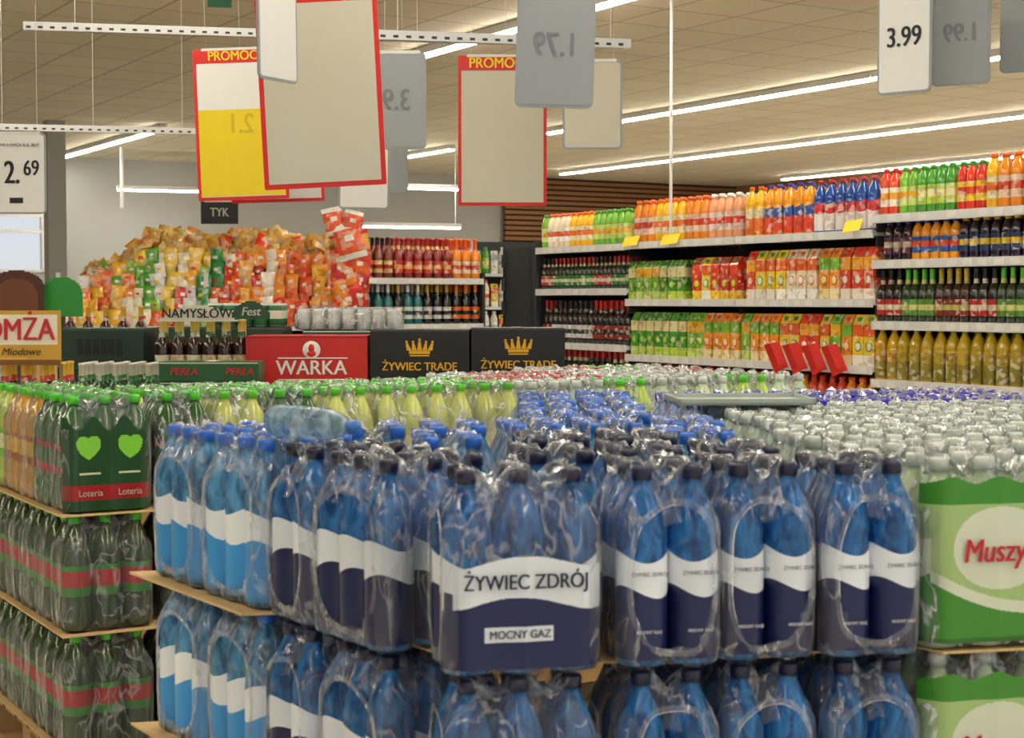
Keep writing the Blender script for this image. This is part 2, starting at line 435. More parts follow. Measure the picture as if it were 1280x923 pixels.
def woodpallet(bt,x0,x1,y0,y1):
    n=6
    for i in range(n):
        a=y0+(y1-y0)*i/n; bt.add(box(x0,x1,a,a+(y1-y0)/n*.75,.118,.14))
    for fx in (0,.45,.9):
        for fy in (0,.45,.9):
            a=x0+(x1-x0)*fx;b=y0+(y1-y0)*fy
            bt.add(box(a,a+(x1-x0)*.1,b,b+(y1-y0)*.1,.022,.118))
    for fx in (0,.45,.9):
        a=x0+(x1-x0)*fx; bt.add(box(a,a+(x1-x0)*.1,y0,y1,0,.022))
cb.build('layer_pads',isl)
wp=Batch([M_WOOD]);woodpallet(wp,.0,.78,.02,.5);wp.build('wooden_pallet',isl)
# printed wrap on the front pack (wraps round the pack's corners)
lab=Batch([M_LAB])
def yf(x):
    e=max(0,abs(x)-.088)
    return -.0045+.004*abs(math.cos(math.pi*(x/.085+1.5)))+(e*e*22 if e<.041 else .04+(e-.041)*3)
def cf(x,z):
    up=.178+.010*math.cos(x*24)
    lo=.112+.012*math.cos(x*22+.3)
    if z>up: return None
    if z>lo: return 1
    if .055<z<.078 and abs(x+.01)<.055: return 1
    return 2
pw=panel(.256,.012,.20,110,150,cf,yf)
lab.add(pw,(.1275,-.0025,TOP),0,1,DEEP)
lab.build('printed_wrap',isl)
text('wrap_lettering','ŻYWIEC ZDRÓJ',(.1275,-.0100,TOP+.148),.033,M_NAVY,isl,sx=.85,bold=.0008)
text('wrap_small_lettering','MOCNY GAZ',(.1175,-.0100,TOP+.067),.018,M_NAVY,isl,bold=.0003,sx=.9)
for c in range(3):
    for k in (0,1):
        text('label_lettering_%d_%d'%(c,k),'ŻYWIEC ZDRÓJ',(.285+.0425+k*.085+c*.174,-.0035+(.0,.012,.0)[c],TOP+.152),.0085,M_NAVY,isl)
        text('label_small_%d_%d'%(c,k),'MOCNY GAZ',(.285+.0425+k*.085+c*.174,-.0035+(.0,.012,.0)[c],TOP+.06),.007,M_WHITE,isl)

# ---------------- light blue still water
isl2=empty('still_water_pallet',(O[0],O[1],0),A12)
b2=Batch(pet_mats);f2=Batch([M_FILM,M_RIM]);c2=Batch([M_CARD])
for tier in range(3):
    z=TOP-tier*PITCH
    for i in range(2):
        putside(b2,f2,random.uniform(-.01,.0),.60+i*.242,z,3,3,WB16,LIGHT)
    sheet(c2,-.03,.30,.60,1.12,z-.006,.005)
for r_ in range(2):
    for c in range(4):
        if r_==0 and c in (1,2): continue
        put(b2,f2,.29+c*.172,.60+r_*.262,TOP,2,3,WB12,LIGHT,holes=False,top=True)
sheet(c2,.28,.80,.60,1.10,TOP-.006,.004)
def frange(a,b,s):
    while a<b: yield a; a+=s
for t in frange(.865,2.0,.262):
    s0=max(.14+.633*t,.99 if t<1.1 else 0); s1=.85+.5*(t-.45)
    for s in frange(s0,s1,.172):
        put(b2,f2,s,t,TOP,2,3,WB12,LIGHT,holes=False,top=True)
sheet(c2,.82,1.6,.83,2.1,TOP-.006,.004)
b2.build('bottles',isl2);f2.build('shrink_film',isl2);c2.build('layer_pads',isl2)
wp=Batch([M_WOOD]);woodpallet(wp,-.25,.4,.66,1.1);wp.build('wooden_pallet',isl2)

# ---------------- clear mineral water on the right
isl3=empty('mineral_water_pallet',(O[0],O[1],0),A12)
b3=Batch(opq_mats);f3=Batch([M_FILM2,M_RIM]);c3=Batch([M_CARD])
for tier in range(3):
    z=TOP-tier*PITCH
    put(b3,f3,.83,.03,z,3,2,WB16,CLEARG,holes=False,rj=.004)
    put(b3,f3,1.09,.03,z,3,2,WB16,CLEARG,holes=False)
    if tier: put(b3,f3,.83,.21,z,3,2,WB12,CLEARG,holes=False)
for t in frange(.21,1.9,.262):
    for s in frange(.86+.5*max(0,t-.25)+(.0 if t<.5 else .05),2.6,.172):
        X,Y=isl_world(s,t)
        if X/Y>.40: continue
        pal=WHITEC if t<1.40 else PURP
        put(b3,f3,s,t,TOP,2,3,WB12,pal,holes=False,top=True)
sheet(c3,.86,2.4,.03,1.9,TOP-.006,.004);sheet(c3,.86,1.4,.04,.6,TOP-.006-PITCH,.004)
b3.build('bottles',isl3);f3.build('shrink_film',isl3);c3.build('layer_pads',isl3)
wp=Batch([M_WOOD]);woodpallet(wp,.85,1.6,.03,.6);wp.build('wooden_pallet',isl3)
lab=Batch([M_LAB])
MZ=pl('#3f8c24','#d8dfc8','#2d6a1c','#a4c47c')
def mz(x,z):
    if z>.285+.006*math.cos(x*74): return None
    f=.105-.55*(x+.1)+1.6*(x+.1)**2
    if z<f: return 0 if z>.02 else 2
    if z<f+.02: return 1
    if ((x-.005)/.088)**2+((z-.170)/.070)**2<1: return 1
    if z>.245: return 0
    return 3
pm=panel(.256,.012,.295,130,140,mz,yf)
for tier in range(3): lab.add(pm,(.9575-.42*.03,.028,TOP-tier*PITCH),0,1,MZ)
lab.build('printed_wrap',isl3)
for tier in range(2):
    text('wrap_lettering_%d'%tier,'Muszyna',(.955,.020,TOP+.165-tier*PITCH),.056,M_REDINK,isl3,shear=.15,bold=.0012,sx=.8)
ty=empty('cardboard_tray',(.56,4.02,H-.258),.05)
tr=Batch([M_TRAY])
tr.add(box(-.16,.18,-.12,.12,0,.006));tr.add(box(-.16,.18,-.12,-.115,0,.016));tr.add(box(-.16,.18,.115,.12,0,.016));tr.add(box(-.16,-.155,-.12,.12,0,.016));tr.add(box(.175,.18,-.12,.12,0,.016))
tr.build('tray',ty)

# lying bottle on top of the light blue stack
M_CLR=petmat('clear_pet_plastic',.5,.3)
lb=Batch([M_CLR,M_CLR,M_CAP])
lb.add(WB24,(0,0,0),0,(.75,.75,.75),pl('#b4d0e4','#c6d6e4','#a4c8e0','#3a78c8'),ry=math.pi/2)
lb.build('water_bottle',None,(-.46,3.08,H-.232),-.75)

# ================================================================= soft-drink pallets at the left / middle (store frame)
sp=empty('soft_drink_pallet',(0,0,0),ANG)
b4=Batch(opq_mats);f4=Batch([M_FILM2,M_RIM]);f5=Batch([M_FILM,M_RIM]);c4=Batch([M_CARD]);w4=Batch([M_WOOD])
P0,Q0=1.17,4.345
def sput(p,q,z,nx,ny,tpl,pal,fb=None,**k):
    pack(b4,fb or f4,p+nx*.0425,q+ny*.0425,z,random.uniform(-.02,.02),nx,ny,tpl,pal,holes=False,**k)
for tier in range(3):
    z=TOP-tier*PITCH
    for i in range(5):
        pp=COLA if tier else (HEART if i<2 else (ORANGE if i<4 else GREENY))
        sput(P0,Q0+i*.178,z,3,2,CB12 if i else CB20,pp,fb=f5)
    for i in range(3 if tier else 0): sput(P0+.29+i*.172,Q0+.03,z,2,3,CB12,COLA,fb=f5)
for i in range(14):
    for j in range(2 if i<7 else (3 if i<10 else 4)):
        p=P0+.27+i*.174;q=Q0+.02+j*.262
        pal=random.choice((GREENY,GREENY,GREENY,pl('#c8d070','#e6e4b0','#d8c83a','#5cc82c'),HEART)) if i<7 else random.choice((REDC,CLEARG,GREENY,WHITEC))
        sput(p,q,TOP,2,3,CB12,pal,top=(j>0))
for tier in range(3):
    z=TOP-tier*PITCH
    c4.add(box(P0-.01,P0+2.7,Q0-.015,Q0+.9,z-.006,z-.001))
woodpallet(w4,P0,P0+.8,Q0,Q0+.88)
b4.build('bottles',sp);f4.build('shrink_film',sp);f5.build('shrink_film_sides',sp);c4.build('layer_pads',sp);w4.build('wooden_pallet',sp)
HW=Batch([M_LAB])
def heart(x,z,s):
    x/=s;z/=s
    return (x*x+z*z-1)**3-x*x*z*z*z<0
def hf(x,z):
    if z>.245-.02*math.cos(x*74): return None
    for cx in (-.058,.058):
        if heart(x-cx,z-.175,.03): return 1
    if .035<z<.075: return 2
    if .105<z<.112 and abs(abs(x)-.055)<.03: return 3
    return 0
HW.add(panel(.25,.006,.27,100,90,hf,yf),(P0+.1275,Q0-.003,TOP),0,1,pl('#1d4a22','#86d63c','#a3181c','#d8d4b0'))
HW.build('printed_wrap',sp)
for k in (-1,1): text('wrap_lettering_%d'%(k+1),'Loteria',(P0+.1275+k*.055,Q0-.010,TOP+.055),.026,M_CREAM,sp,sx=.9)

# ================================================================= shelving gondola on the right
sh=empty('supermarket_shelving',(0,0,0),ANG)
PF=6.36
def bay(q0,q1,levels,bt,PFr=PF):
    for z in levels:
        bt.add(box(PFr,PFr+.45,q0+.004,q1-.004,z-.03,z,0,0))
        bt.add(box(PFr-.018,PFr+.004,q0+.004,q1-.004,z-.042,z+.006,0,0))
        n=int((q1-q0)/.11)
        for i in range(n):
            if random.random()<.8:
                a=q0+.04+i*.11+random.uniform(-.01,.01)
                bt.add(box(PFr-.021,PFr-.017,a,a+.06,z-.036,z-.002,0,2))
    bt.add(box(PFr+.45,PFr+.47,q0,q1,.05,max(levels)+.12,0,1))
    for q in (q0,q1):
        bt.add(box(PFr+.40,PFr+.46,q-.02,q+.02,0,max(levels)+.14,0,1))
        for z in levels:
            bt.add(box(PFr+.02,PFr+.42,q-.004,q+.004,z-.09,z-.03,0,1))
    bt.add(box(PFr-.01,PFr+.45,q0,q1,.0,.12,0,1))
zr=lambda r:H+r
L1=[zr(.385),zr(.075),zr(-.32),zr(-.66),zr(-1.0)]
L2=[zr(.39),zr(0),zr(-.38),zr(-.72),zr(-1.05)]
L4=[zr(.47),zr(.216),zr(-.125),zr(-.45),zr(-.8)]
bays=[(9.12,10.3,L1),(7.91,9.12,L2),(6.70,7.91,L2),(5.48,6.70,L4),(4.25,5.48,L4)]
sb=Batch([M_METAL,M_DARK,M_WHITE])
for q0,q1,L in bays: bay(q0,q1,L,sb)
sb.add(box(PF+.0,PF+.47,10.31,10.34,0,zr(.45),0,1))
sb.build('shelf_frame',sh)
pb=Batch([M_OPQ,M_PRINT,M_CAP])
RZ=-math.pi/2
def fill(z,q0,q1,tpl,pals,sp=.083,rows=3,sc=1,p0=PF+.045,run=4,bt=None):
    bt=bt or pb
    q=q0+.04;i=0;pal=pals[0];n=0
    while q<q1-.03:
        if n<=0: pal=pals[i%len(pals)];i+=1;n=random.randint(max(1,run-1),run+1)
        n-=1
        for r_ in range(rows):
            v=random.uniform(.88,1.12)
            bt.add(tpl,(p0+r_*sp*1.02+random.uniform(-.004,.004),q+random.uniform(-.003,.003),z+.001),RZ+random.uniform(-.1,.1),sc,[tuple(min(1,a*v) for a in c) for c in pal])
        q+=sp*(sc if np.isscalar(sc) else sc[0])
OJ=pl('#e88a18','#e8c8b0','#d8481c','#e8641c');YJ=pl('#f0b818','#e8e0b0','#e8701c','#e86a18')
PK=pl('#e8a070','#e8d0c8','#e03828','#f0f0e8');TG=pl('#4a9a30','#b8d848','#e8e0a0','#3aa828')
RY=pl('#d83820','#f0c820','#e84828','#30a030');BL=pl('#e8981c','#2a5aa8','#e04828','#2040b0')
BR=pl('#1c4a9a','#d03038','#e8e0e0','#c02828');DK=pl('#1a1410','#b02020','#d8c8b0','#1a1a1a')
DG=pl('#12301a','#2a7a30','#c8c8a0','#b02820');CO=pl('#140c0a','#902018','#181010','#c01818')
WL=pl('#201418','#d8d8d8','#303848','#181818');NV=pl('#201028','#1c3468','#d8b830','#e8c020')
PU=pl('#2a1020','#5a2040','#c8c0b0','#2a3898');GRB=pl('#20381a','#5a8a30','#c8c878','#58c030')
BRN=pl('#3a1a0c','#802818','#b8b060','#c8a830');OIL=pl('#c8a820','#b09828','#8a7c24','#708a20')
OIL2=pl('#dcae20','#c89428','#98842c','#c8b020');WC=pl('#e8d8b8','#f0f0e8','#e06020','#e86020')
GC=pl('#78b838','#c8e078','#e8b020','#48a028');OC=pl('#f09828','#f4e0a0','#78b838','#e05820')
RC=pl('#e04828','#f4e8d8','#f0a828','#d82818');YC=pl('#f0d030','#f4f0e0','#e86828','#3a9838')
for q0,q1,L in bays[:1]:
    fill(L[0],q0,q1,JB,[GC,YJ,WC],rows=3,run=5,sc=.92)
    fill(L[1],q0,q1,WN,[DG,DK,DG],sp=.07,sc=.78,run=5); fill(L[2],q0,q1,WN,[CO,WL],sp=.07,sc=(.95,.95,1.05),run=7)
    fill(L[3],q0,q1,WN,[DG,CO],sp=.075); fill(L[4],q0,q1,JB,[CO,DG])
fill(L2[0],7.91,9.12,JB,[PK,OJ,YJ,OJ],sc=(1,1,1.05),run=4)
fill(L2[0],6.70,7.91,WB12,[BR,BR,BL,YJ],sc=(1,1,.97),sp=.09,run=4)
fill(L2[1],7.91,8.45,CT,[RY,RY,YC],sc=1.16,run=2);fill(L2[1],8.47,9.1,CT,[TG,GC],sc=1.12,run=3)
fill(L2[1],6.70,7.88,CT,[RC,OC,WC,YC,RC,GC],sc=(1.15,1.15,1.28),run=2)
fill(L2[2],8.45,9.12,CT,[TG,TG,GC],sc=(1.1,1.1,1.25),run=4);fill(L2[2],7.9,8.45,CT,[OC,GC,YC],sc=(1.1,1.1,1.25),run=3)
fill(L2[2],6.70,7.88,CT,[YC,OC,GC,YC,RC],sc=(1.1,1.1,1.25),run=2)
for k in (3,4):
    fill(L2[k],6.7,9.12,JB,[OJ,RC,YJ,WC],run=4)
fill(L4[0],5.9,6.70,JB,[RY,TG,GC,RC],run=3,sc=(.85,.85,.95));fill(L4[0],4.25,5.9,JB,[OJ,YJ,OIL2],run=3,sc=(1,1,1.05))
fill(L4[1],4.25,6.70,JB,[NV,NV,BL,PU,NV],run=4,sc=(.85,.85,.8))
fill(L4[2],4.25,6.70,WN,[GRB,DK,BRN,GRB,DK],sp=.068,sc=(.92,.92,.98),run=4)
fill(L4[3],4.25,6.70,WB12,[OIL,OIL,OIL2],sp=.088,run=5,sc=(1,1,.92))
fill(L4[4],4.25,6.70,WB12,[OIL,DG],sp=.088,run=5,sc=(1,1,.92))
pb.build('drinks',sh)
fl=Batch([M_YEL,M_RED])
for q,z,s in ((9.0,zr(.40),.13),(8.55,zr(.40),.14),(6.82,zr(.42),.11)):
    V=[(-s/2,0,-.045),(s/2,0,-.03),(s/2,.0,.045),(-s/2,.0,.03)]
    fl.add(T(V,[(0,1,2,3)],[0],[0],[False]),(PF-.05,q,z),RZ+.25,1,rx=-.5)
for i in range(4):
    q=7.45-i*.17
    fl.add(T([(-.06,0,-.09),(.06,-.01,-.12),(.06,0,.07),(-.06,0,.10),(0,-.02,-.105),(0,-.02,.085)],[(0,4,5,3),(4,1,2,5)],[1,1],[0,0],[False]*2),(PF-.07,q,zr(-.33)),RZ+.3,.9,ry=-.45)
    fl.add(box(-.05,.05,-.023,-.021,-.115,-.085,0,1),(PF-.07,q,zr(-.33)),RZ+.3,.9,ry=-.45)
fl.build('promo_tags',sh)

dg=empty('shelf_end_unit',(0,0,0),ANG)
d1=Batch([M_DARK,M_METAL]);d1.add(box(6.35,6.8,10.75,10.79,0,zr(.42)));
for k in range(9): d1.add(box(6.33,6.35,10.76,10.78,.2+k*.18,.3+k*.18))
d1.add(box(6.35,6.38,10.4,10.79,0,zr(.4)));d1.build('frame',dg)
fg=empty('far_shelving',(-.1,16.5,0),.25)
fb_=Batch([M_METAL,M_DARK]);fp=Batch([M_OPQ,M_PRINT,M_CAP])
for z in (.3,.65,1.0,1.32,1.66):
    fb_.add(box(-.3,.9,0,.4,z-.03,z));
    x=-.25
    while x<.85:
        fp.add(random.choice((JB,CT)),(x,.08,z+.001),random.uniform(-.1,.1),1,random.choice((GC,WC,YC,TG,pl('#e8e8e0','#f0f0f0','#a0b8c0','#e0e0e0'))));x+=.09
fb_.add(box(-.32,.92,.4,.43,0,2.0,0,1));fb_.add(box(-.34,-.3,0,.43,0,2.0));fb_.add(box(.9,.94,0,.43,0,2.0))
fb_.build('frame',fg);fp.build('goods',fg)

# ================================================================= liquor end-cap
lq=empty('liquor_shelf',(-1.06,11.5,0),ANG)
lf=Batch([M_METAL,M_DARK,M_WHITE]);lp=Batch([M_OPQ,M_PRINT,M_CAP])
for z in (zr(.155),zr(-.18),zr(-.55),zr(-.95)):
    lf.add(box(0,.98,0,.42,z-.025,z));lf.add(box(0,.98,-.015,.003,z-.04,z+.004))
    for i in range(9): 
        if random.random()<.7: lf.add(box(.03+i*.105,.09+i*.105,-.018,-.014,z-.036,z-.004,0,2))
lf.add(box(0,.98,.42,.44,0,zr(.35),0,1));lf.add(box(-.03,0,0,.44,0,zr(.2),0,1));lf.add(box(.98,1.0,0,.44,0,zr(.2),0,1))
WHK=pl('#7a2c0e','#d8b068','#a01818','#281008');RUM=pl('#8a1810','#c83020','#e8b060','#b01818')
CHP=pl('#0c1410','#d8681c','#101010','#e07818');TEAL=pl('#1c6a70','#c8d8d0','#183a5a','#d0d0d0');SIL=pl('#101418','#c8c8c8','#18181c','#c8a040')
for i in range(12):
    for r_ in range(3):
        lp.add(WN,(.05+i*.081,.05+r_*.09,zr(.156)),0,(1,1,1),(WHK if i<3 else RUM if i<9 else OJ))
        lp.add(WN,(.05+i*.081,.05+r_*.09,zr(-.179)),0,(1,1,.98),(SIL,TEAL,TEAL,SIL,TEAL,TEAL,SIL,SIL,SIL,CHP,CHP,CHP)[i])
lf.build('frame',lq);lp.build('bottles',lq)

# ================================================================= candy and snack display
def bag():
    nx,ny=6,6;V=[];F=[];K=[]
    for s in (-1,1):
        for j in range(ny+1):
            for i in range(nx+1):
                u=i/nx*2-1;v=j/ny*2-1
                V.append((u*.08*(1+.06*abs(v)),s*.032*(1-u*u)**.6*(1-v**4)**.7,v*.11))
    n=(nx+1)*(ny+1)
    for s in (0,1):
        for j in range(ny):
            for i in range(nx):
                a=s*n+j*(nx+1)+i;q=(a,a+1,a+nx+2,a+nx+1)
                F.append(q if s==0 else q[::-1]);K.append(2 if j in(0,ny-1) else (1 if 1<i<4 and j==3 else 0))
    return T(V,F,[0]*len(F),K,[True]*len(F))
BAG=bag()
cd=empty('snack_display');cbt=Batch([M_BAG]);cbx=Batch([M_CASE,M_METAL])
mix=['#d83028','#f0b020','#f0ead8','#58a838','#e88a30','#2a8a48','#f4d048','#8cc040','#e8641c','#e8e8e8','#f0a0a0','#f0b828','#f07828','#f4ecd0']
gold=['#d8a840','#e0a030','#e8cc78','#d09828','#e8b850','#e08830','#e4d4a0','#c89848']
orr=['#e8541c','#c8301c','#f08a20','#e8641c','#b82014','#f0a838','#e83820','#f09020']
def ctop(x):
    return zr(.22+.24*min(1,max(0,(x+3.2)/.5)) -.07*max(0,min(1,(x+1.6)/.4))+.03*math.sin(x*9))
x=-3.2
while x<-1.1:
    side='mix' if x<-2.15 else 'or'
    colr=random.choice(mix if side=='mix' else orr+['#f0b020'])
    z=zr(-.14)
    while z<ctop(x)-.12:
        if random.random()<.35: colr=random.choice(mix if side=='mix' else orr+['#f4e8d8','#f0b020'])
        for dpt in range(2):
            cbt.add(BAG,(x+random.uniform(-.015,.015),11.62+dpt*.07+.55*max(0,(z-zr(-.1)))+random.uniform(-.02,.02),z),random.uniform(-.5,.5),random.uniform(.45,.68),(srgb(colr),srgb(random.choice(('#f4e8d8','#f0d040','#e03020','#f4f0e0'))),srgb(colr)),rx=random.uniform(-.35,.1),ry=random.uniform(-.2,.2))
        z+=random.uniform(.075,.10)
    x+=random.uniform(.07,.095)
for i in range(600):
    x=random.uniform(-3.2,-1.15);t=random.random()
    z=ctop(x)-.14+.15*t;y=12.0+.6*random.random()
    cs=gold if x>-2.9 else mix
    if random.random()<.2: cs=orr
    cc=srgb(random.choice(cs))
    cbt.add(BAG,(x,y,z),random.uniform(-.8,.8),random.uniform(.45,.8),(cc,srgb(random.choice(gold)),srgb(random.choice(gold))),rx=random.uniform(-1,.5),ry=random.uniform(-.9,.9))
for (x,z,s) in ((-1.16,zr(.42),1.2),(-1.27,zr(.56),.9),(-1.14,zr(.55),.8)):
    cbt.add(BAG,(x,11.45,z),.2,s,pl('#e8541c','#f4e8d8','#f0f0e8'),ry=random.uniform(-.3,.3))
for i in range(24):
    cbt.add(BAG,(-1.16+random.uniform(-.08,.08),11.5,zr(-.12+i*.028)),random.uniform(-.4,.4),.8,(srgb(random.choice(orr)),srgb('#f4e8d8'),srgb('#e03020')),ry=random.uniform(-.3,.3))
cbt.build('snack_bags',cd)
cbx.add(T([(-3.3,11.75,0),(-1.1,11.75,0),(-1.1,11.75,zr(-.15)),(-3.3,11.75,zr(-.15)),(-3.3,12.2,zr(.14)),(-1.1,12.2,zr(.26)),(-1.1,12.2,0),(-3.3,12.2,0)],[(0,1,2,3),(3,2,5,4),(1,6,5,2),(0,3,4,7)],[0]*4,[0]*4,[False]*4),pal=pl('#5a3a28'))
cbx.add(box(-3.35,-1.08,11.42,11.46,zr(-.24),zr(-.19),0,1));cbx.add(box(-3.35,-1.08,11.42,11.75,zr(-.24),zr(-.22),0,1))
for x in (-3.33,-2.25,-1.12): cbx.add(box(x,x+.03,11.7,11.73,0,zr(.2),0,1))
cbx.build('display_stand',cd)

# ================================================================= beer cases etc.
def case(name,x0,x1,y,z0,z1,rz,depth,col,edge):
    e=empty(name,((x0+x1)/2,y,0),rz);w=(x1-x0)/2-.003
    b=Batch([M_CASE]);hh=z1-z0;z=z1
    while z>.02:
        zb=max(0,z-hh+.003)
        b.add(box(-w,w,0,depth,zb,z),pal=(srgb(col),))
        b.add(box(-w+.002,w-.002,-.0012,0,z-.008,z-.003),pal=(srgb(edge),))
        b.add(box(-.02,.02,-.001,depth,z,z+.0012),pal=(srgb(edge),))
        z-=hh
    o=b.build('cases',e);return e
def crown(parent,z,s=.07):
    b=Batch([M_GOLD])
    b.add(box(-s*.62,s*.62,-.004,-.002,z-.3*s,z-.12*s))
    b.add(box(-s*.58,s*.58,-.004,-.002,z-.44*s,z-.36*s))
    for k in (-2,-1,0,1,2):
        cx=k*s*.31;tip=cx*1.25;hh=(.62 if k==0 else .48)*s
        V=[(cx-s*.15,-.003,z-.1*s),(cx+s*.15,-.003,z-.1*s),(tip+.004,-.003,z-.1*s+hh),(tip-.004,-.003,z-.1*s+hh)]
        b.add(T(V,[(0,1,2,3)],[0],[0],[False]))
        bl=lathe([(.0005,-.08*s,0,0),(.07*s,-.04*s,0,0),(.08*s,0,0,0),(.07*s,.04*s,0,0),(.0005,.08*s,0,0)],10)
        b.add(bl,(tip,-.003,z-.1*s+hh+.04*s))
    b.build('crown',parent)
z1=zr(-.125);z0=zr(-.33)
e=case('beer_case',-.596,-.176,6.68,z0,z1,-.03,.3,'#0c0c10','#3a3a40')
crown(e,z1-.080);text('lettering','ŻYWIEC TRADE',(0,-.004,z1-.155),.048,M_GOLD,e,bold=.0006,sx=.92)
e=case('beer_case',-.172,.225,6.68,z0,zr(-.118),.03,.3,'#0c0c10','#3a3a40')
crown(e,z1-.073);text('lettering','ŻYWIEC TRADE',(0,-.004,z1-.147),.048,M_GOLD,e,bold=.0006,sx=.92)
e=case('beer_case',-1.11,-.60,6.66,zr(-.36),zr(-.150),.04,.3,'#c01c18','#8a1210')
text('lettering','WARKA',(.02,-.004,zr(-.285)),.085,M_WHITE,e,bold=.0015,sx=.95)
em=Batch([M_WHITE,M_RED])
dsk=lathe([(.0005,.002,0,0),(.034,.002,0,0),(.037,.0,0,0)],24);dsk.V=np.stack([dsk.V[:,0],-dsk.V[:,2],dsk.V[:,1]],1)
em.add(dsk,(0.02,-.002,zr(-.208)))
em.add(box(-.12,.17,-.003,-.001,zr(-.245),zr(-.240)));em.add(box(-.12,.17,-.003,-.001,zr(-.336),zr(-.330)))
hd=lathe([(.0005,-.02,0,1),(.010,-.012,0,1),(.013,0,0,1),(.010,.012,0,1),(.0005,.018,0,1)],12);em.add(hd,(.02,-.004,zr(-.201)),0,(1,.2,1));em.add(hd,(.02,-.004,zr(-.224)),0,(1.5,.2,.7))
em.build('emblem',e)
e=case('beer_case',-.93,-.4,7.08,z0,zr(-.135),0,.3,'#1c4a28','#d8d8c8')
e=case('beer_case',-1.40,-1.0,6.33,zr(-.325),zr(-.245),.0,.15,'#1f5a34','#c8c8b0')
text('lettering','PERŁA',(-.1,-.004,zr(-.285)),.04,M_REDINK,e,bold=.001,shear=.2);text('lettering_b','PERŁA',(.12,-.004,zr(-.285)),.04,M_REDINK,e,bold=.001,shear=.2)
e=case('beer_crate',-1.98,-1.60,6.95,zr(-.29),zr(-.125),0,.3,'#17352a','#2f5a48')
cr=Batch([M_CASE]);
for k in range(6): cr.add(box(-.1+k*.034,-.075+k*.034,-.003,0,zr(-.24),zr(-.17)),pal=pl('#0a1814'))
cr.build('crate_slots',e)
e=case('beer_case',-1.56,-1.0,7.0,zr(-.33),zr(-.12),0,.3,'#26402c','#50604c')
nb=empty('beer_bottle_carrier',(-1.31,6.72,0),0)
b=Batch([M_OPQ,M_PRINT,M_CAP])
BE=pl('#2a1408','#d8c8a0','#1c5a34','#d8c060')
for i in range(6):
    for j in range(2): b.add(WN,(-.16+i*.066,.0+j*.07,zr(-.345)),0,(.85,.85,.88),BE)
b.build('bottles',nb)
b=Batch([M_CASE]);
def ar(x,z):
    return 0 if z<.07-.6*x*x*4 else None
b.add(panel(.36,0,.075,30,10,ar),(0,-.06,zr(-.09)),pal=pl('#d8d4c4'));b.add(box(-.19,.17,-.045,.12,zr(-.345),zr(-.26)),pal=pl('#1f4a30'))
b.add(panel(.16,0,.075,20,10,lambda x,z:0 if z<.075-2*x*x*4 else None),(.22,-.04,zr(-.08)),pal=pl('#1f4a30'))
b.build('carrier_board',nb);text('lettering','NAMYSŁÓW',(0,-.065,zr(-.058)),.055,M_INK,nb,sx=.95,bold=.001)
text('lettering_b','Fest',(.22,-.045,zr(-.05)),.05,M_CREAM,nb,sx=.95,bold=.001,shear=.2)
cs_=empty('beer_carton',(-1.31,6.70,0));b=Batch([M_CARD]);b.add(box(-.12,.18,-.03,.2,0,zr(-.346)));b.build('carton',cs_)
cn=empty('can_pack',(-.73,7.2,zr(-.134)),0)
b=Batch([M_OPQ,M_LAB,M_CAP])
for i in range(7):
    for j in range(3): b.add(CAN,(-.2+i*.067,-.06+j*.067,0),0,.82,pl('#c8ccc8','#e0e4dc','#b0b8b0','#c0c4c4'))
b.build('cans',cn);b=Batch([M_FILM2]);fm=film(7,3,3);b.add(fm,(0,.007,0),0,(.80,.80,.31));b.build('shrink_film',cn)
cn=empty('can_pack',(-1.17,7.12,zr(-.119)),0)
b=Batch([M_OPQ,M_LAB,M_CAP])
for i in range(5):
    for j in range(3): b.add(CAN,(-.14+i*.067,-.06+j*.067,0),0,(1,1,.9),pl('#2a6a38','#d8d8c0','#2a6a38','#b0b4b0'))
b.build('cans',cn)
ls=empty('beer_display_stand',(-1.87,6.0,0),.06)
b=Batch([M_CASE]);
def lz(x,z):
    if z<.02: return 2
    if abs(x)>.165 : return 1
    if z>.19: return 1
    if z<.075: return 1 if (x+.02)**2/.02+(z-.05)**2/.0006<1.4 and z>.03 or x>.05 else 3
    return 0
b.add(panel(.35,0,.205,70,40,lz),(0,-.01,zr(-.245)),pal=pl('#ece4cc','#c89a30','#7a4a18','#d8a838'))
b.add(box(-.175,.175,-.008,.01,zr(-.245),zr(-.04)),pal=pl('#c89a30'))
b.add(box(-.22,.22,-.04,.25,0,zr(-.50)),pal=pl('#8a6a40'))
b.add(box(-.2,-.19,0,.01,zr(-.5),zr(-.24)),pal=pl('#8a6a40'));b.add(box(.17,.18,0,.01,zr(-.5),zr(-.24)),pal=pl('#8a6a40'))
b.build('board',ls);text('lettering','ŁOMŻA',(0,-.016,zr(-.115)),.115,M_REDINK,ls,sx=.8,bold=.002);text('lettering_b','Miodowe',(.03,-.016,zr(-.195)),.038,M_INK,ls,shear=.3)
b=Batch([M_OPQ,M_PRINT,M_CAP])
for i in range(6):
    for j in range(3): b.add(WN,(-.19+i*.072,.05+j*.07,zr(-.499)),0,(.85,.85,.88),pl('#2a1408','#d8a830','#c03018','#e0b840'))
b.build('bottles',ls)
gb=empty('green_beer_bottles',(-1.50,6.5,0));b=Batch([M_OPQ,M_PRINT,M_CAP,M_CARD])
for i in range(5):
    for j in range(4): b.add(WN,(-.25+i*.068,.0+j*.07,zr(-.52)),0,(.85,.85,.88),pl('#1a4a24','#d8d8c0','#2a7a38','#d0d0c0'))
cbb=Batch([M_CARD]);cbb.add(box(-.29,.06,-.04,.26,0,zr(-.521)));b.build('bottles',gb);cbb.build('carton',gb)
tp=empty('display_topper',(-2.25,7.6,0));b=Batch([M_CASE])
arch=lambda x,z:0 if (z<.12 or (x/.13)**2+((z-.12)/.08)**2<1) else None
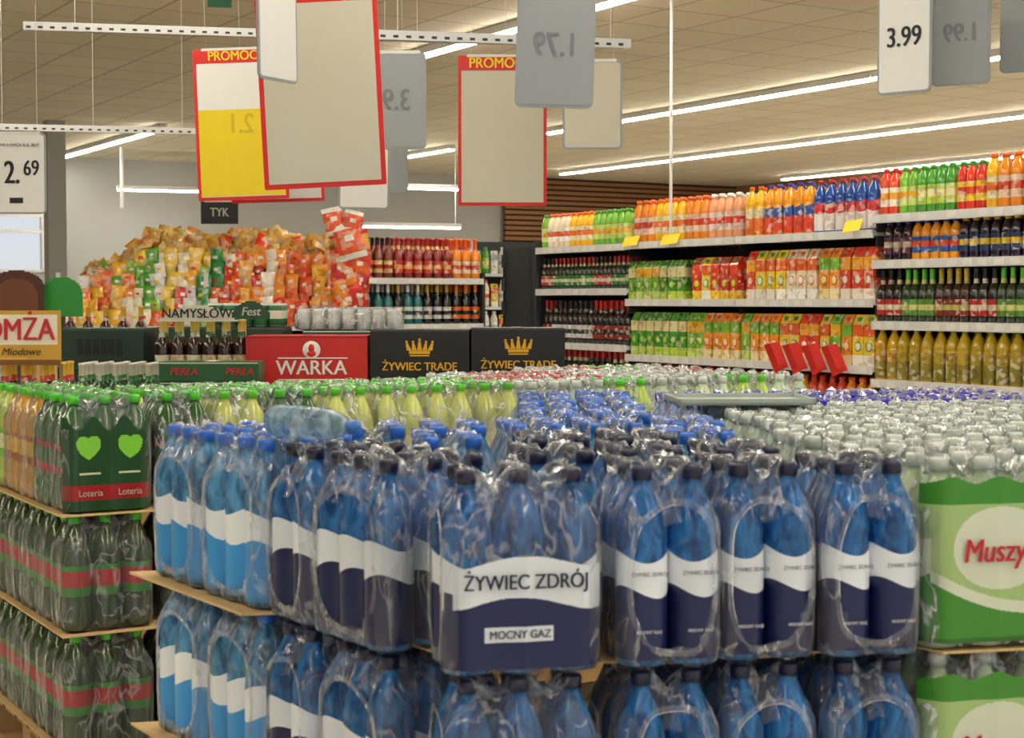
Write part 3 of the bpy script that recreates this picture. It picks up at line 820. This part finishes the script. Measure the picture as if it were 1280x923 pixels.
b.add(panel(.26,0,.2,40,30,arch),(-.1,0,zr(-.06)),pal=pl('#4a2414'));b.add(panel(.26,0,.2,40,30,lambda x,z:0 if arch(x*1.12,z*1.06) is not None else None),(-.1,-.004,zr(-.05)),0,(.8,1,.8),pal=pl('#6a3a20'))
b.add(box(-.11,-.09,0,.02,0,zr(.1)),pal=pl('#3a3a3a'))
b.add(panel(.2,0,.2,40,30,lambda x,z:0 if (z<.1 or (x/.1)**2+((z-.1)/.09)**2<1) else None),(.1,.05,zr(-.08)),pal=pl('#2a8a30'));b.add(box(.09,.11,.055,.075,0,zr(.05)),pal=pl('#3a3a3a'))
b.build('boards',tp)
lb2=empty('spirit_bottles',(-2.25,8.2,0));b=Batch([M_OPQ,M_PRINT,M_CAP])
for i in range(6):
    b.add(WN,(-.1+i*.09,0,zr(-.30)),0,.9,pl('#3a1408','#c8a860','#8a2018','#c8a030'))
b.build('bottles',lb2);b=Batch([M_CARD]);b.add(box(-.2,.42,-.1,.3,0,zr(-.301)));b.build('carton',lb2)

# ================================================================= hanging signs
CEIL=H+2.0
def sign(name,x,y,z,w,h,yaw,roll,frame,face,border=.012,extra=None,txt=None,mirror=False,tsize=.1,tmat=None,strings=True,rounded=True):
    e=empty(name,(x,y,z),yaw);e.rotation_euler=(0,roll,yaw)
    b=Batch([frame,face,M_YEL,M_WHITE])
    cr=.018 if rounded else .004
    def rrect(w,h,r,y0,y1,m,cz0=0):
        pts=[]
        for cx,cz,a0 in ((w-r,h-r,0),(-w+r,h-r,90),(-w+r,-h+r,180),(w-r,-h+r,270)):
            for k in range(5):
                a=math.radians(a0+k*22.5);pts.append((cx+r*math.cos(a),cz+r*math.sin(a)+cz0))
        n=len(pts);V=[(px,y0,pz) for px,pz in pts]+[(px,y1,pz) for px,pz in pts]+[(0,y0,cz0),(0,y1,cz0)]
        F=[];
        for i in range(n):
            j=(i+1)%n;F.append((i,j,n+j,n+i))
        for i in range(0,n,2):
            j=(i+1)%n;k=(i+2)%n
            F.append((2*n,k,j,i));F.append((2*n+1,n+i,n+j,n+k))
        return T(V,F,[m]*len(F),[0]*len(F),[False]*len(F))
    b.add(rrect(w/2,h/2,cr if not extra else .006,-.003,.003,0))
    hd=.05 if extra else 0
    b.add(rrect(w/2-border,h/2-border-hd/2,cr*.6 if not extra else .003,-.0045,.0045,1,-hd/2))
    if extra=='yellow':
        b.add(box(-w/2+border,w/2-border,-.0055,-.0046,-h/2+.02,h*.10,0,2))
    b.build('board',e)
    if extra:
        text('headline','PROMOCJA',(0.0,-.006,h/2-.033),.062,M_YEL,e,bold=.0008,sx=.9)
    if txt:
        text('price',txt,(0.0,-.0065,0),tsize,tmat or M_INK,e,mirror=mirror,bold=.001,sx=.8)
    if strings:
        s=Batch([M_FIX])
        hz=CEIL-z-.01
        for sx in (-w*.35,w*.35): s.add(cyl((sx,0,h/2-.01),(sx,0,hz),.0008,5))
        s.add(box(-w*.4,w*.4,-.005,.005,h/2-.006,h/2+.006))
        s.build('hanger',e)
    return e
e=sign('price_sign',-1.845,6.0,H+.471,.21,.30,0,0,M_GREY,M_WHITE,.006)
text('price','2.',(-.02,-.0065,.0),.12,M_INK,e,sx=.7,bold=.0015);text('price_b','69',(.052,-.0065,.018),.080,M_INK,e,sx=.75,bold=.001);text('caption','PIWO LOMŻA 0,5L BUT',(0,-.0065,.105),.016,M_INK,e)
bc=Batch([M_INK]);bc.add(box(-.03,.02,-.0065,-.006,-.11,-.09));bc.build('barcode',e)
sign('promo_sign',-1.28,7.6,H+.828,.43,.71,0,-.035,M_RED,M_WHITE,.016,extra='yellow',txt="2.1",mirror=True,tsize=.13,tmat=simple('worn_yellow','#c9b40f',.6))
sign('promo_sign',-1.16,7.9,H+.82,.46,.68,0,-.03,M_RED,M_WHITE,.016,extra='plain')
sign('promo_sign',-.619,5.2,H+.694,.395,.66,0,-.05,M_RED,M_CREAM,.016,extra='plain')
sign('price_sign',-.67,4.6,H+.759,.2,.27,math.radians(65),-.02,M_GREY,M_WHITE,.008)
sign('price_sign',-.43,6.0,H+.741,.22,.36,0,0,M_GREY,M_GREY,.008,txt='3.9',mirror=True,tmat=M_FAINT,tsize=.11)
sign('price_sign',-.644,7.0,H+.53,.22,.27,0,.02,M_GREY,M_WHITE,.008)
sign('price_sign',-.58,7.6,H+.64,.18,.27,.3,0,M_GREY,M_GREY,.008)
sign('promo_sign',-.041,6.9,H+.7245,.38,.64,0,0,M_RED,M_CREAM,.014,extra='plain')
sign('price_sign',.116,4.3,H+.677,.21,.33,0,.03,M_GREY,M_GREY,.008,txt='1.79',mirror=True,tmat=M_FAINT,tsize=.09)
sign('price_sign',.315,6.3,H+.762,.233,.346,0,0,M_GREY,M_CREAM,.008)
sign('price_sign',1.266,5.2,H+.845,.19,.36,math.radians(-40),0,M_GREY,M_WHITE,.008,txt='3.99',tsize=.09)
sign('price_sign',1.448,5.2,H+.858,.19,.33,math.radians(-32),0,M_GREY,M_GREY,.008,txt='1.99',mirror=True,tmat=M_FAINT,tsize=.085)
sign('price_sign',1.70,5.3,H+.9,.19,.30,math.radians(-32),0,M_GREY,M_GREY,.008)
e=sign('aisle_sign',-2.35,12.9,H+.70,.30,.18,0,0,M_BLACK,M_BLACK,.006,rounded=False,txt='TYK',tmat=M_CREAM,tsize=.1)
e=sign('exit_sign',-1.72,9.5,H+1.77,.14,.1,.2,0,simple('exit_green','#1f6a48',.4),MATS['exit_green'],.01,rounded=False)
def rail(a,b_,z,name='hanging_rail'):
    e=empty(name);b=Batch([M_METAL,M_DARK]);a=np.array(a);b_=np.array(b_);d=b_-a;L=np.linalg.norm(d);ang=math.atan2(d[1],d[0])
    t=join(box(0,L,-.012,.012,0,.006),box(0,L,-.014,-.011,-.03,.006),box(0,L,.011,.014,-.03,.006))
    b.add(t,(a[0],a[1],z),ang)
    n=int(L/.05)
    for i in range(n): b.add(box(.012+i*.05,.032+i*.05,-.0150,-.0141,-.022,-.012,0,1),(a[0],a[1],z),ang)
    for f in (.08,.5,.92):
        p=a+d*f;b.add(cyl((p[0],p[1],z),(p[0],p[1],CEIL),.0015,5))
    b.build('rail',e)
rail((-2.12,7.0),(.54,7.5),H+1.2);rail((-.52,6.2),(.47,6.42),H+1.03);rail((-2.95,9.0),(-1.8,9.25),H+.98)
po=empty('support_rod');b=Batch([M_METAL]);b.add(cyl((1.05,10.62,H+.40),(1.05,10.62,CEIL),.010,10));b.add(cyl((-5.1,21,H+1.2),(-5.1,21,CEIL),.025,10));b.build('rod',po)

# ================================================================= lights
def strip(p,q0,q1,zc=CEIL,name='ceiling_strip_light',ang=ANG,loc=(0,0)):
    e=empty(name,(loc[0],loc[1],0),ang);b=Batch([M_FIX,M_TUBE])
    q=q0
    while q<q1-.1:
        L=min(1.5,q1-q)
        b.add(box(p-.045,p+.045,q,q+L-.01,zc-.06,zc-.002,0,0));b.add(box(p-.04,p+.04,q+.01,q+L-.01,zc-.075,zc-.06,0,1))
        q+=L
    b.build('fixture',e)
for p,q0,q1 in ((17.0,5,20),(13.35,3,20.9),(9.95,0,15.9),(9.95,18.2,19.7),(5.95,-3,11.6),(5.95,17.7,22.2),(2.0,-3,10.5),(-2,-3,10.5),(-2,14,20)):
    strip(p,q0,q1)
for X,Y,z,L in ((-4.75,22,H+1.5,1.3),(-1.34,21.5,H+1.5,1.5),(-1.4,21.5,H+.98,1.5)):
    e=empty('pendant_lamp',(X,Y,z),.35);b=Batch([M_FIX,M_TUBE])
    b.add(box(-L/2,L/2,-.05,.05,0,.05));b.add(box(-L/2+.02,L/2-.02,-.04,.04,-.02,0,0,1))
    for s in (-1,1): b.add(cyl((s*L*.45,0,.05),(s*L*.45,0,CEIL-z),.005,5))
    b.build('lamp',e)

# ================================================================= room shell
def shellmat_ceiling():
    m,nt,out=newmat('ceiling_tiles')
    p=N(nt,'ShaderNodeBsdfPrincipled',Roughness=.8)
    tc=N(nt,'ShaderNodeTexCoord')
    br=N(nt,'ShaderNodeTexBrick'); br.offset=0
    br.inputs['Color1'].default_value=srgb('#ddd4bc')+(1,);br.inputs['Color2'].default_value=srgb('#d5ccb3')+(1,);br.inputs['Mortar'].default_value=srgb('#b0a890')+(1,)
    br.inputs['Scale'].default_value=1;br.inputs['Mortar Size'].default_value=.012;br.inputs['Brick Width'].default_value=.6;br.inputs['Row Height'].default_value=.6
    nt.links.new(tc.outputs['Object'],br.inputs['Vector'])
    nz=N(nt,'ShaderNodeTexNoise',Scale=60.0,Detail=3.0);nt.links.new(tc.outputs['Object'],nz.inputs['Vector'])
    mx=N(nt,'ShaderNodeMix',data_type='RGBA',blend_type='MULTIPLY');mx.inputs[0].default_value=.2
    nt.links.new(br.outputs['Color'],mx.inputs[6]);nt.links.new(nz.outputs['Fac'],mx.inputs[7])
    nt.links.new(mx.outputs[2],p.inputs['Base Color']);nt.links.new(p.outputs[0],out.inputs[0]);return m
MC=shellmat_ceiling()
def floormat():
    m,nt,out=newmat('floor_tiles')
    p=N(nt,'ShaderNodeBsdfPrincipled',Roughness=.25)
    tc=N(nt,'ShaderNodeTexCoord');br=N(nt,'ShaderNodeTexBrick');br.offset=0
    br.inputs['Color1'].default_value=srgb('#d2cabb')+(1,);br.inputs['Color2'].default_value=srgb('#cac1b0')+(1,);br.inputs['Mortar'].default_value=srgb('#8c8478')+(1,)
    br.inputs['Scale'].default_value=1;br.inputs['Mortar Size'].default_value=.004;br.inputs['Brick Width'].default_value=.4;br.inputs['Row Height'].default_value=.4
    nt.links.new(tc.outputs['Object'],br.inputs['Vector']);nt.links.new(br.outputs['Color'],p.inputs['Base Color']);nt.links.new(p.outputs[0],out.inputs[0]);return m
M_WALL=simple('wall_paint','#a6a8a4',.8,noise=.04,nscale=2)
M_LOUV=simple('brown_louvre','#8a6038',.6,noise=.15,nscale=8)
PW0,PW1,QW0,QW1=-9,18,-5,22.5
def shell(name,t,mat):
    b=Batch([mat]);b.add(t);return b.build(name,None,(0,0,0),ANG)
shell('floor',box(PW0,PW1,-12,QW1,-.1,0),floormat())  # carried on unseen past the open front to bounce light onto the ceiling
shell('ceiling',box(PW0,PW1,QW0,QW1,CEIL,CEIL+.1),MC)
wz0,wz1=H+.38,H+1.2
shell('wall_back',join(box(PW0,3.2,QW1,QW1+.2,0,CEIL),box(5.85,PW1,QW1,QW1+.2,0,CEIL),box(3.2,5.85,QW1,QW1+.2,0,wz0),box(3.2,5.85,QW1,QW1+.2,wz1,CEIL)),M_WALL)
shell('wall_right',box(PW1,PW1+.2,QW0,QW1,0,CEIL),M_WALL)
shell('wall_left',box(PW0-.2,PW0,QW0,QW1,0,CEIL),M_WALL)
b=Batch([M_WHITE])
for x in (3.2,4.05,4.9,5.8): b.add(box(x,x+.06,QW1-.02,QW1+.1,wz0,wz1))
for z in (wz0,wz0+.55,wz1-.05): b.add(box(3.2,5.85,QW1-.02,QW1+.1,z,z+.04))
b.build('window_1',None,(0,0,0),ANG)
b=Batch([M_LOUV,simple('louvre_back','#3a2818',.8)])
b.add(box(13.2,PW1-.02,QW1-.1,QW1-.08,1.0,CEIL,0,1))
for k in range(28): b.add(box(13.2,PW1-.02,QW1-.16,QW1-.1,1.0+k*.085,1.055+k*.085))
b.build('louvred_panel',None,(0,0,0),ANG)
b=Batch([M_LOUV])
b.add(box(PW1-.1,PW1-.02,8,QW1-.2,2.2,CEIL));
b.build('trim_1',None,(0,0,0),ANG)
b=Batch([M_WALL]);b.add(box(4.72,4.92,18.0,18.2,0,CEIL));b.build('column',None,(0,0,0),ANG)

# world & camera
w=bpy.data.worlds.new('world');scn.world=w;w.use_nodes=True
bg=w.node_tree.nodes['Background'];bg.inputs[0].default_value=(.88,.94,1,1);bg.inputs[1].default_value=.8
cam=bpy.data.cameras.new('camera');co=bpy.data.objects.new('camera',cam);scn.collection.objects.link(co)
cam.sensor_width=36;cam.lens=56.25;co.location=(0,0,H);co.rotation_euler=(math.pi/2-math.atan(86.5/2000),0,0)
cam.dof.use_dof=True;cam.dof.focus_distance=6.0;cam.dof.aperture_fstop=9
cam.clip_start=.05
scn.camera=co
